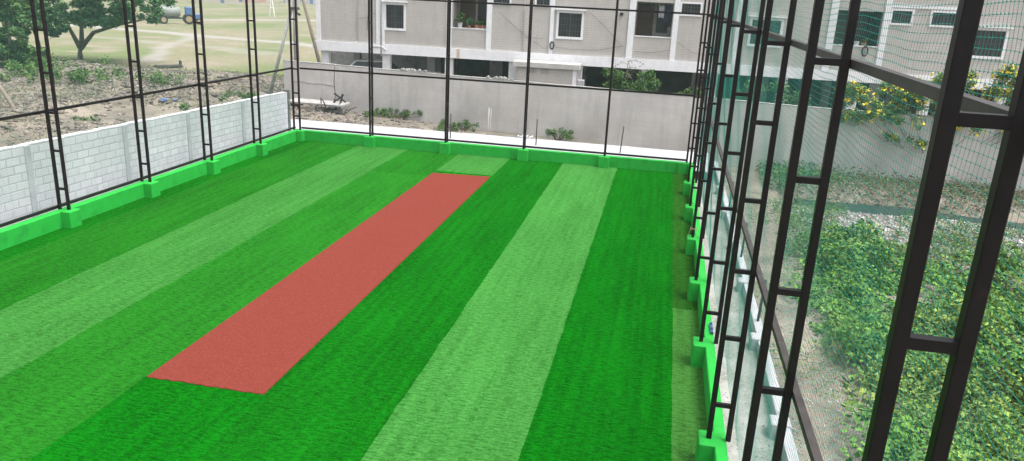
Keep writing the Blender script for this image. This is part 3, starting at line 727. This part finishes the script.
# ------------------------------------------------------------------ utility pole with struts
x, y = -20.85, 11.5
e = empty('utility_pole', (x, y, -.8), 'grey concrete utility pole braced by two slanting struts at the wall end', 'pole')
MB().tube([(x, y, -1), (x+.1, y, 9.0)], [.16, .10], 8).build('pole', MT['conc'], e, smooth=True)
MB().tube([(x-1.9, y-.1, -1), (x-.05, y-.02, 4.9)], [.11, .08], 6).build('strut', MT['conc'], e, smooth=True)
MB().tube([(x+2.0, y+.2, -1), (x+.10, y+.05, 6.6)], [.12, .08], 6).build('strut', MT['wood'], e, smooth=True)
MB().cbox(x-.22, x+.24, y-.2, y+.16, 4.55, 4.68, .01).build('clamp', MT['grille'], e)
MB().tube([(x+.2, y-.15, 4.4), (x+.42, y-.2, 4.3)], .06, 6).build('insulator', MT['cable'], e)
MB().tube([(x-.5, y-.1, 6.3), (x+.6, y-.1, 6.4)], .05, 6).build('cross_arm', MT['grille'], e)

# leaning timber poles behind the block wall
def leaner(p0, p1, r, label):
    MB().tube([p0, tuple((a+c)/2+.03 for a, c in zip(p0, p1)), p1], [r, r*.9, r*.75], 7).build('timber_pole', MT['wood'], smooth=True, org=p0, label=label, cat='pole', group='leaning timber poles')
leaner((-28.7, 1.2, -.9), (-31.3, 2.2, 1.55), .11, 'longer leaning timber pole behind the block wall at the left edge')
leaner((-29.9, 1.5, -.9), (-31.5, 2.4, .85), .09, 'shorter leaning timber pole behind the block wall at the left edge')

# ------------------------------------------------------------------ corner debris before the grey wall
zc = -.22
MB().cbox(-1.7, 1.7, -.4, .4, -.05, .05, .02).xf(Matrix.Translation((-18.2, 8.4, .20)) @ Euler((.08, -.03, R(-12))).to_matrix().to_4x4()).build(
    'concrete_slab', MT['conc'], org=(-18.3, 8.55, 0), label='broken grey concrete slab lying on rubble in the far left corner', cat='slab')
mb = MB()
for i in range(5):
    for j in range(2):
        mb.box(-19.0+i*.46, -18.6+i*.46, 7.95+random.uniform(-.04, .04), 8.15, -.35+.19*j, -.17+.19*j)
mb.build('brick_stack', mat('old_bricks', (.26, .23, .20), (.18, .16, .15), 3), org=(-18, 8, -.4), label='low stack of old blocks under the concrete slab in the corner', cat='blocks')
MB().cbox(-19.55, -19.15, 7.0, 7.25, -.45, .12, .02).build('concrete_block', MT['apron'], org=(-19.3, 7.1, -.4), label='pale concrete block upright at the corner left of the slab', cat='block')
mb = MB()
for i in range(26):
    a = Vector((-17.4+random.gauss(0, .35), 8.0+random.gauss(0, .2), -.25+random.random()*.35)); c = a+Vector((random.gauss(0, .35), random.gauss(0, .15), random.gauss(0, .22)))
    mb.tube([a, (a+c)/2+Vector((0, 0, .05)), c], .03, 4)
mb.tube([(-17.0, 8.2, -.2), (-16.75, 8.2, .75)], .05, 5); mb.tube([(-17.2, 8.2, .75), (-16.6, 8.2, .35)], .05, 5); mb.tube([(-17.25, 8.2, .3), (-16.7, 8.2, .7)], .04, 5)
mb.build('scrap_heap', MT['dark'], org=(-17.1, 8.1, -.3), label='tangled dark scrap heap beside the concrete slab', cat='scrap')

# ------------------------------------------------------------------ plants along the walls
def bush(name, cs, rs, n_, size, m, label, cat='shrub', stem=None, group=None, flowers=0, base=None, fsize=.09, flat=1.0, shell=.55):
    cs = np.array(cs, float); base = base or (float(cs[:, 0].mean()), float(cs[:, 1].mean()), float(cs[:, 2].min()-.5))
    e = empty(name, base, label, cat, group)
    P = clumps(cs, rs, n_, shell, flat)
    leaves(P, size, 'foliage', m, e, org=base)
    mb = MB()
    for c in cs:
        b0 = Vector(base); b1 = Vector(c); mid = (b0+b1)/2+Vector((random.gauss(0, .05), random.gauss(0, .05), .1))
        mb.tube([b0, mid, b1], [stem or .02, (stem or .02)*.7, .006], 5)
    mb.build('stems', MT['bark'], e)
    if flowers:
        P = clumps(cs, np.array(rs)*1.03, flowers, .92, flat)
        Q = (P[:, None]+rng.normal(size=(flowers, 7, 3))*.035).reshape(-1, 3)
        leaves(Q, fsize, 'blossom', MT['flower'], e, aspect=.8, org=base)
    return e
def many(x0, x1, y, z0, z1, n_, r, dy=.15):
    return [(random.uniform(x0, x1), y+random.gauss(0, dy), random.uniform(z0, z1)) for _ in range(n_)], [r*random.uniform(.6, 1.2) for _ in range(n_)]
cs, rs = many(-3.9, -1.7, 8.2, 1.7, 2.75, 26, .34); bush('shrub', cs, rs, 4200, .10, MT['leaf'], 'large green bush growing above the grey wall, right of the beige room', base=(-2.9, 8.3, -.8))
cs, rs = many(-2.4, -1.3, 8.0, 1.8, 2.3, 8, .22); bush('shrub', cs, rs, 800, .09, MT['leaf_bright'], 'small bright green bush on the wall top right of the large bush', base=(-1.8, 8.0, -.8))
cs = [(-2.9+.1*i, 8.2, 2.4+.25*i) for i in range(4)]+[(-3.3, 8.2, 3.0), (-2.35, 8.2, 3.05)]
e = empty('sapling', (-2.9, 8.2, -.8), 'thin dry sapling with drooping twigs above the large green bush', 'sapling')
mb = MB(); mb.tube([(-2.9, 8.2, -.8), (-2.95, 8.2, 2.0), (-2.85, 8.2, 3.2)], [.04, .03, .012], 5)
for i in range(14):
    a = random.uniform(0, 6.3); z = random.uniform(2.3, 3.2); d_ = Vector((math.cos(a), .4*math.sin(a), .3)); p0 = Vector((-2.88, 8.2, z))
    mb.tube([p0, p0+d_*.35, p0+d_*.6-Vector((0, 0, .2))], [.012, .009, .005], 4)
mb.build('trunk', MT['wood'], e); leaves(clumps(cs, [.25]*6, 110), .09, 'foliage', MT['leaf_dry'], e, org=ORG[e.name])
cs, rs = many(-.6, .6, 7.8, 1.7, 2.25, 10, .24); bush('shrub', cs, rs, 950, .10, MT['leaf'], 'green bush on the wall top at the far right corner of the turf', base=(0, 7.8, -.8))
cs, rs = many(2.0, 5.2, 7.6, 1.7, 2.6, 22, .38); bush('shrub', cs, rs, 2400, .12, MT['leaf'], 'leafy green bushes rising over the grey wall behind the right net', base=(3.6, 7.6, -.8))
# yellow flowering bush hanging over the wall
cs = []; rs = []
for i in range(170):
    x = random.uniform(5.9, 15.5); top = 2.95+.20*(x-6.2); cs.append((x, cwy(x)-.1+random.gauss(0, .3), random.uniform(1.7, top))); rs.append(random.uniform(.18, .42))
for i in range(9):
    x = random.uniform(7.6, 9.2); cs.append((x, cwy(x)-.35, random.uniform(.9, 1.8))); rs.append(random.uniform(.15, .28))
for i in range(5):
    x = random.uniform(12.0, 14.0); cs.append((x, cwy(x)-.35, random.uniform(1.4, 1.9))); rs.append(random.uniform(.15, .3))
bush('flowering_bush', cs, rs, 30000, .10, MT['leaf_bush'], 'big bush with yellow blossoms spilling over the grey wall at right', 'bush', stem=.018, flowers=900, base=(10, 6.4, -.8), fsize=.085, shell=.35)
# weeds at the foot of the wall
for (x0, x1, y, zz, n_, lab) in [(-15.6, -12.6, 8.4, -.1, 22, 'green weeds at the wall foot just right of the second far post'),
                                (-11.6, -9.6, 7.6, -.3, 13, 'low weeds at the wall foot between the middle posts'),
                                (-6.3, -5.0, 6.9, -.15, 9, 'round weed clump at the wall foot right of the middle far post'),
                                (-19.9, -19.2, 8.2, -.2, 4, 'small weeds beside the pale block in the corner')]:
    cs, rs = many(x0, x1, y, zz-.1, zz+.2, int(n_*1.8), .17, .45); bush('weed_clump', cs, rs, n_*160, .07, MT['leaf'], lab, 'weeds', group='weeds along the grey wall', base=((x0+x1)/2, y, zz-.4))
for (x, y, z, lab, n_, r) in [(-24.6, .9, -.55, 'weeds behind the block wall near the left end', 16, .4), (-23.6, 10.5, -.3, 'weeds behind the block wall beside the pole strut', 12, .35),
                         (-22.6, 5.6, -.4, 'dry weeds behind the middle of the block wall', 8, .3), (-36, 14, -.2, 'green scrub on the rubble mound left of centre', 22, .6),
                         (-41, 16, -.2, 'green scrub below the big trees', 24, .7), (-30.5, 13, 0, 'small scrub on top of the rubble', 10, .4)]:
    cs = [(x+random.gauss(0, 1.0*r/.4), y+random.gauss(0, .8*r/.4), z+random.random()*.3) for _ in range(n_)]; rs = [r*random.uniform(.5, 1) for _ in range(n_)]
    bush('weed_clump', cs, rs, n_*90, .11 if r < .5 else .17, MT['leaf'], lab, 'weeds', group='weeds behind the block wall', base=(x, y, z-.4))

# ------------------------------------------------------------------ big trees far left
def tree(name, label, base, trunks, crown, n_leaf, lsize, m, clr):
    e = empty(name, base, label, 'tree', 'trees at the left edge of the field')
    mb = MB()
    for pts, r0 in trunks: mb.tube([tuple(base[i]+q[i] for i in range(3)) for q in pts], [r0*(1-.75*i/(len(pts)-1)) for i in range(len(pts))], 8)
    mb.build('trunk', MT['bark'], e, smooth=True)
    cs = []; rs = []
    for (cx, cy, cz, rx, ry, rz) in crown:
        for i in range(int(12*rx)):
            d_ = rng.normal(size=3); d_ /= np.linalg.norm(d_); q = rng.random()**.33
            cs.append((base[0]+cx+d_[0]*rx*q, base[1]+cy+d_[1]*ry*q, base[2]+cz+d_[2]*rz*q)); rs.append(random.uniform(*clr))
    leaves(clumps(cs, rs, n_leaf, .5, .75), lsize, 'crown', m, e, org=base)
tree('large_tree', 'large dark green tree with a forked trunk standing in the field', (-46.2, 25.5, -.9),
     [([(0,0,0), (.05,0,.9), (.2,.1,1.6)], .26), ([(.1,0,1.1), (1.2,.3,2.4), (3.4,.5,3.1), (5.5,.8,3.6)], .2), ([(.1,0,1.2), (-.9,.2,2.8), (-2,.5,4.6)], .2), ([(.2,.1,1.4), (.5,0,3.2), (.6,0,5.5)], .2),
      ([(-3.0,-.5,0), (-3.3,-.4,1.7), (-4.0,-.3,3.4)], .2), ([(3.3,.5,3.1),(4,.6,4.4)], .1)],
     [(-1.5, 0, 4.9, 5.0, 4.5, 2.4), (4.0, .4, 4.9, 3.3, 3.5, 1.9), (-4.5, 0, 3.6, 2.8, 3, 1.9), (2, 0, 6.8, 4.6, 4, 2.6), (2.6, -.5, 3.7, 2.4, 2, .9), (-2.9, -.5, 3.0, 2.2, 2, 1.0)], 44000, .25, MT['leaf_dark'], (.35, .75))
tree('bushy_tree', 'bright green bushy tree at the extreme left edge of the view', (-43.9, 16.4, -.9),
     [([(0,0,0), (.2,0,1.8), (.4,0,3.6)], .22), ([(.2,0,1.2), (-.9,.1,3)], .12), ([(.2,0,1.0), (1.1,.1,2.6)], .12)],
     [(-.2, 0, 3.2, 2.7, 2.3, 2.3), (-1.6, .4, 2.0, 2.4, 1.8, 1.5), (-.2, 0, 5.4, 2.7, 2.0, 1.7), (.8, 0, 1.6, 1.7, 1.4, .9)], 30000, .2, MT['leaf_bright'], (.3, .6))

# ------------------------------------------------------------------ rubble (stuff)
def stones(name, P, size, m, flat=.6, **tg):
    n_ = len(P); base = np.array([[1,0,0],[0,1,0],[-1,0,0],[0,-1,0],[.3,.2,1],[-.1,-.3,-1]], float)
    v = base[None]*(1+rng.normal(size=(n_, 6, 3))*.25)+rng.normal(size=(n_, 6, 3))*.22
    a = rng.random(n_)*6.28; c, s = np.cos(a), np.sin(a)
    v = np.stack([v[..., 0]*c[:, None]-v[..., 1]*s[:, None], v[..., 0]*s[:, None]+v[..., 1]*c[:, None], v[..., 2]*flat], -1)
    v = v*size[:, None, None]+P[:, None]
    f = np.array([[0,1,4],[1,2,4],[2,3,4],[3,0,4],[1,0,5],[2,1,5],[3,2,5],[0,3,5]])
    F = (np.arange(n_)[:, None, None]*6+f[None]).reshape(-1, 3)
    return npmesh(name, v.reshape(-1, 3), F, m, attr={'rnd': np.repeat(rng.random(n_), 6)}, kind='stuff', **tg)
def scatter(x0, x1, y0, y1, n_, keep=None):
    x = rng.uniform(x0, x1, n_); y = rng.uniform(y0, y1, n_)
    if keep is not None: k = keep(x, y); x, y = x[k], y[k]
    return np.stack([x, y, gz(x, y)], 1)
def lf(x, y): return (fbm(x*.22, y*.22, 8)-.38+.25*(fbm(x*.8, y*.8, 21)-.45)) > rng.random(len(x))*.22
P = scatter(-52, -19, -2, 24, 26000, lf); stones('rubble', P, .04+.16*rng.random(len(P))**2.5, MT['rock'], label='grey brown rubble heaped over the ground behind the block wall', cat='rubble')
P = scatter(-48, -18, -14, 30, 5000); stones('stones', P, .02+.06*rng.random(len(P))**2, MT['rock'], label='loose stones scattered on the bare earth', cat='stones')
MT['rock_pale'] = mat('pale_rubble', (.33, .32, .31), (.22, .215, .205), 2, rough=.95, rnd=.4)
P = scatter(3.6, 20, -5.6, .4, 24000, lambda x, y: (np.exp(-((y+1.9)/2.0)**2)*.9+.1 > rng.random(len(x))*1.1)); stones('rubble', P, .02+.065*rng.random(len(P))**1.6, MT['rock_pale'], label='pale broken stones along the near bank of the ditch', cat='rubble')
P = scatter(3.6, 20, 2.2, 5.4, 3000); stones('stones', P, .015+.06*rng.random(len(P))**2, mat('bank_stone', (.19,.175,.155), (.13,.12,.105), 2, rnd=.4), label='brown stones on the bank under the grey wall', cat='stones')
P = scatter(1.3, 5, -24, 1, 16000); stones('gravel', P, .008+.025*rng.random(len(P))**2, MT['rock_pale'], label='gravel path between the low white wall and the green yard', cat='gravel')
P = scatter(.25, 1.0, -24, 1, 3500); P[:, 2] = -.24; stones('gravel', P, .006+.015*rng.random(len(P))**2, MT['rock_pale'], label='gravel strip between the right kerb and the low white wall', cat='gravel')
P = scatter(-20, -10, 4.2, 9, 4000, lambda x, y: rng.random(len(x)) < np.clip((-9-x)/8, .05, 1)); stones('rubble', P, .02+.09*rng.random(len(P))**2, MT['rock'], label='rubble lying in the corner before the grey wall', cat='rubble')

P = scatter(-50, -17.5, -12, 26, 80000, lambda x, y: fbm(x*.35, y*.35, 83)+.09*(y > 8) > .50+.25*(rng.random(len(x))-.5)); P[:, 2] += rng.random(len(P))*.16
leaves(P, .11, 'dry_scrub', MT['leaf_scrub'], up=.3, aspect=.3, kind='stuff', label='dry olive scrub and grass over the waste ground', cat='scrub')
# east yard vines and weeds (stuff)
def hum(x, y): return 1.7*np.clip(fbm(x*.62, y*.62, 31, 2)-.32, 0, 1)+.6*np.clip(fbm(x*1.9, y*1.9, 33, 2)-.35, 0, 1)
def cover(x, y):
    edge = 2.15+.25*np.sin(y*.8)+.06*(y+16)+.6*(fbm(y*.6, x*0, 40)-.5)
    d_ = np.clip((x-edge)/.7, 0, 1)*np.clip((-4.9-y+2.6*(fbm(x*.5, x*0+3, 41)-.5)+.9*(x<5.5))/1.6, 0, 1)
    return d_*np.clip((fbm(x*.8, y*.8, 36)-.24)/.14, 0, 1)
n_ = 90000
x = rng.uniform(2.1, 15, n_); y = rng.uniform(-23, -1.2, n_); x = 2.1+(x-2.1)*(.55+.45*rng.random(n_))
k = cover(x, y) > rng.random(n_); x, y = x[k], y[k]
h = hum(x, y); P = np.stack([x, y, gz(x, y)+h*(1-.55*rng.random(len(x))**2)+.02], 1)
leaves(P, .075+.07*np.clip((fbm(x*1.2, y*1.2, 77)-.3)*2, 0, 1), 'ground_vines', MT['vine'], up=.62, aspect=.75, kind='stuff', label='dense green vines and weeds covering the yard beyond the right net', cat='vines')
cs = []; rs = []
while len(cs) < 300:
    x_, y_ = random.uniform(3, 15), random.uniform(-22, -4.4)
    if float(cover(np.array([x_]), np.array([y_]))[0]) < .5: continue
    r_c = random.uniform(.2, .42)*(1.6 if random.random() < .3 else 1); cs.append((x_, y_, float(gz(np.array([x_]), np.array([y_]))[0])+float(hum(np.array([x_]), np.array([y_]))[0])*.8+r_c*.3)); rs.append(r_c)
P = clumps(cs, rs, 78000, .7, .95)
leaves(P, .10, 'scrub', MT['vine'], up=.45, aspect=.6, kind='stuff', label='bushy green scrub standing out of the vines in the yard', cat='scrub')
P = clumps([(random.uniform(5.5, 14), random.uniform(-5.4, -3.2), -.55) for _ in range(40)], [random.uniform(.2, .4) for _ in range(40)], 9000, .4, 1.1)
leaves(P, .09, 'yellow_weeds', MT['leaf_bush'], up=.15, aspect=.3, kind='stuff', label='yellowish upright weeds between the vines and the pale stones', cat='weeds')
n2 = 16000; x = rng.uniform(2.6, 15, n2); y = rng.uniform(-23, 0, n2); k = (fbm(x*.5, y*.5, 51) > .5); x, y = x[k], y[k]
hh = hum(x, y)*(cover(x, y) > .3); base = np.stack([x, y, gz(x, y)+hh*.6], 1)
tall = np.repeat(base, 9, 0); tt = np.tile(np.linspace(.05, 1, 9), len(base)); jx = np.repeat(rng.normal(size=len(base))*.08, 9)
tall = tall+np.stack([jx*tt+rng.normal(size=len(tt))*.03, rng.normal(size=len(tt))*.03, tt*np.repeat(.18+.28*rng.random(len(base)), 9)], 1)
leaves(tall, .075, 'weeds', MT['leaf_bright'], up=.2, aspect=.35, kind='stuff', label='thin upright weeds standing in the yard', cat='weeds')
P = scatter(3.6, 18, 2.2, 5.2, 26000, lambda x, y: fbm(x*1.1, y*1.1, 61) > .30); P[:, 2] += rng.random(len(P))*.22
leaves(P, .09, 'dry_weeds', MT['leaf_dry'], up=.2, aspect=.25, kind='stuff', label='dry brown weeds on the bank under the grey wall', cat='weeds')
P = scatter(1.3, 3.9, -23, .5, 16000, lambda x, y: fbm(x*1.3, y*.8, 63)+.12*(x-2.4) > .52); P[:, 2] += rng.random(len(P))*.12
leaves(P, .065, 'grass_tufts', MT['vine'], up=.2, aspect=.3, kind='stuff', label='sparse grass tufts on the gravel path', cat='grass')
P = scatter(3, 12, 2.6, 5.6, 12000, lambda x, y: rng.random(len(x)) < .12+np.clip((6.5-x)/3, 0, 1)); P[:, 2] += rng.random(len(P))*.5
leaves(P, .10, 'bank_weeds', MT['leaf'], up=.3, aspect=.5, kind='stuff', label='green weeds on the bank where the ditch begins', cat='weeds')
# ------------------------------------------------------------------ far vehicle and houses
vx, vy, vz = -73.9, 78.5, -.8
e = empty('tanker_tractor', (vx, vy, vz), 'blue tractor hauling a grey rounded water tank across the far field', 'tractor', rz=R(40)); ORG[e.name] = (0, 0, 0)
MB().tube([(-3.0, 0, 1.75), (-2.6, 0, 1.75), (.2, 0, 1.75), (.6, 0, 1.75)], [.6, .85, .85, .6], 14).build('tank', MT['tarp'], e, smooth=True)
MB().box(-3, .8, -.5, .5, .72, .95).build('trailer_frame', MT['rust'], e)
MB().cbox(1.3, 2.3, -.65, .65, 1.0, 2.5, .08).build('cab', MT['blue'], e); MB().cbox(2.3, 3.5, -.4, .4, .8, 1.5, .08).build('bonnet', MT['blue'], e)
for s in (-1, 1):
    for xx, rr in ((-1.8, .6), (1.7, .75), (3.1, .45)):
        wv = MB().tube([(xx, s*.62, rr), (xx, s*.9, rr)], rr, 16).build('wheel', MT['tyre'], e)
        MB().tube([(xx, s*.88, rr), (xx, s*.93, rr)], rr*.6, 12).build('rim', MT['yellow'], wv)
MB().tube([(-.8, 0, 2.55), (-.8, 0, 2.85)], .25, 10).build('tank_lid', MT['rust'], e)
# sign frames in the field
for i, (xx, yy, lab) in enumerate([(-78.9, 116.8, 'thin white frame post in the far field, left one of the pair'), (-75.4, 119.5, 'thin white frame post in the far field, right one of the pair')]):
    mb = MB(); mb.tube([(xx-.5, yy, -.8), (xx, yy, 3.6)], .09, 5); mb.tube([(xx+.6, yy, -.8), (xx, yy, 3.6)], .09, 5); mb.tube([(xx-.3, yy, 1), (xx+.35, yy, 1)], .07, 5)
    mb.build('frame_post', MT['white'], org=(xx, yy, -.8), label=lab, cat='post', group='white frame posts')
mb = MB().cbox(-1.0, 1.0, -.3, .3, 0, .18, .05); mb.box(.8, .95, -.1, .1, .15, .5)
mb.xf(Matrix.Translation((-38.5, 25.5, -.72)) @ Matrix.Rotation(R(50), 4, 'Z')).build('feed_trough', MT['dark'], org=(-38.5, 25.5, -.8), label='dark low trough lying where the rubble meets the field', cat='trough')
def house(x, y, wx, wy, h, rz, wallm, label, flat=True):
    e = empty('house', (x, y, -.8), label, 'house', 'houses beyond the field', rz=rz); ORG[e.name] = (0, 0, 0)
    MB().box(-wx/2, wx/2, -wy/2, wy/2, -.3, h).build('wall', wallm, e)
    MB().box(-wx/2-.3, wx/2+.3, -wy/2-.3, wy/2+.3, h+.003, h+.3).build('roof', MT['roofg'], e)
    n_ = int(wx/3)
    for i in range(n_):
        u = -wx/2+(i+.5)*wx/n_
        if i == n_//2:
            MB().box(u-.5, u+.5, -wy/2-.06, -wy/2-.003, 0, 2.1).build('door', MT['blue'], e)
        else:
            w0 = MB().box(u-.65, u+.65, -wy/2-.06, -wy/2-.003, 1, 2.2).build('window', MT['white'], e)
            MB().box(u-.5, u+.5, -wy/2-.08, -wy/2-.063, 1.1, 2.1).build('pane', MT['glass'], w0)
beige = mat('beige_plaster', (.45, .41, .36)); grey = mat('grey_plaster', (.40, .41, .43))
house(-150, 168, 16, 8, 3.4, R(35), MT['pink'], 'pink plastered house, leftmost at the far edge of the field')
house(-134, 186, 12, 8, 3.3, R(35), beige, 'beige house with a flat roof behind the far field')
house(-140, 210, 16, 8, 6.5, R(30), MT['pink'], 'taller pink house beyond the middle of the far field')
house(-126, 228, 14, 8, 5.0, R(30), grey, 'grey house beyond the far field, between two pink ones')
house(-112, 240, 14, 9, 6.0, R(25), MT['pink'], 'pink house beyond the far field, next to the utility pole')
house(-96, 250, 14, 9, 6.0, R(20), beige, 'beige house half hidden by the apartment block')
house(-172, 150, 14, 8, 4.0, R(40), grey, 'grey house seen behind the large dark tree')

# ------------------------------------------------------------------ haze
mh = bpy.data.materials.new('haze_air'); mh.use_nodes = True; t = mh.node_tree; t.nodes.remove(t.nodes['Principled BSDF'])
pv = t.nodes.new('ShaderNodeVolumePrincipled'); pv.inputs['Color'].default_value = (.92, .93, .95, 1); pv.inputs['Density'].default_value = .0007; pv.inputs['Anisotropy'].default_value = .3
t.links.new(pv.outputs[0], t.nodes['Material Output'].inputs['Volume'])
MB().box(-3400, 3400, -3400, 3400, -3.5, 14).build('haze', mh, kind='stuff', label='pale daylight haze over the place', cat='haze')

# ------------------------------------------------------------------ small things
mb = MB(); mb.tube([(-.07+.075*math.cos(t), -3*L-.0+.075*math.sin(t), .62+.02*math.sin(3*t)) for t in np.linspace(0, 6.283, 13)], .012, 5, cap=False)
mb.tube([(-.14, -3*L-.02, .62), (-.17, -3*L-.03, .5), (-.15, -3*L, .42)], .009, 4)
mb.build('rope_loop', MT['yellow'], org=(-.07, -3*L, .62), label='yellow rope loop tied round the fourth right-hand post', cat='rope')
mb = MB(); mb.add([(-.14,-12.33,.01),(-.02,-12.36,.03),(.0,-12.24,.06),(-.10,-12.22,.02),(-.06,-12.3,.07)], [(0,1,4),(1,2,4),(2,3,4),(3,0,4)])
mb.build('litter', MT['cloth'], org=(-.07, -12.3, 0), label='crumpled grey litter on the turf beside the right kerb', cat='litter')
V = []; F = []
gxn, gyn = 6, 14
for j in range(gyn):
    for i in range(gxn):
        V.append((.10+.012*i, -14.9+.035*j, HK+.012+.045*abs(math.sin(i*1.7+j*1.1))*(1-.3*math.sin(j))-(.0 if i < 5 else .2)))
for j in range(gyn-1):
    for i in range(gxn-1): F.append((j*gxn+i, j*gxn+i+1, (j+1)*gxn+i+1, (j+1)*gxn+i))
MB().add(V, F).build('tarp_scrap', MT['blue'], org=(.1, -14.7, HK), label='crumpled blue plastic scrap caught on the right kerb', cat='plastic')
for (x, y) in ((-26.5, 8.1), ):
    mb = MB()
    for k in range(7):
        a = random.uniform(0, 6.28); c = Vector((x+random.gauss(0, .25), y+random.gauss(0, .25), float(gz(np.array([x]), np.array([y]))[0])+.12))
        mb.add([c, c+Vector((math.cos(a)*.3, math.sin(a)*.3, .08)), c+Vector((math.cos(a+1.2)*.28, math.sin(a+1.2)*.28, .02))], [(0,1,2)])
    mb.build('blue_litter', MT['blue'], org=(x, y, -.5), label='scrap of blue plastic in the rubble behind the block wall', cat='litter')
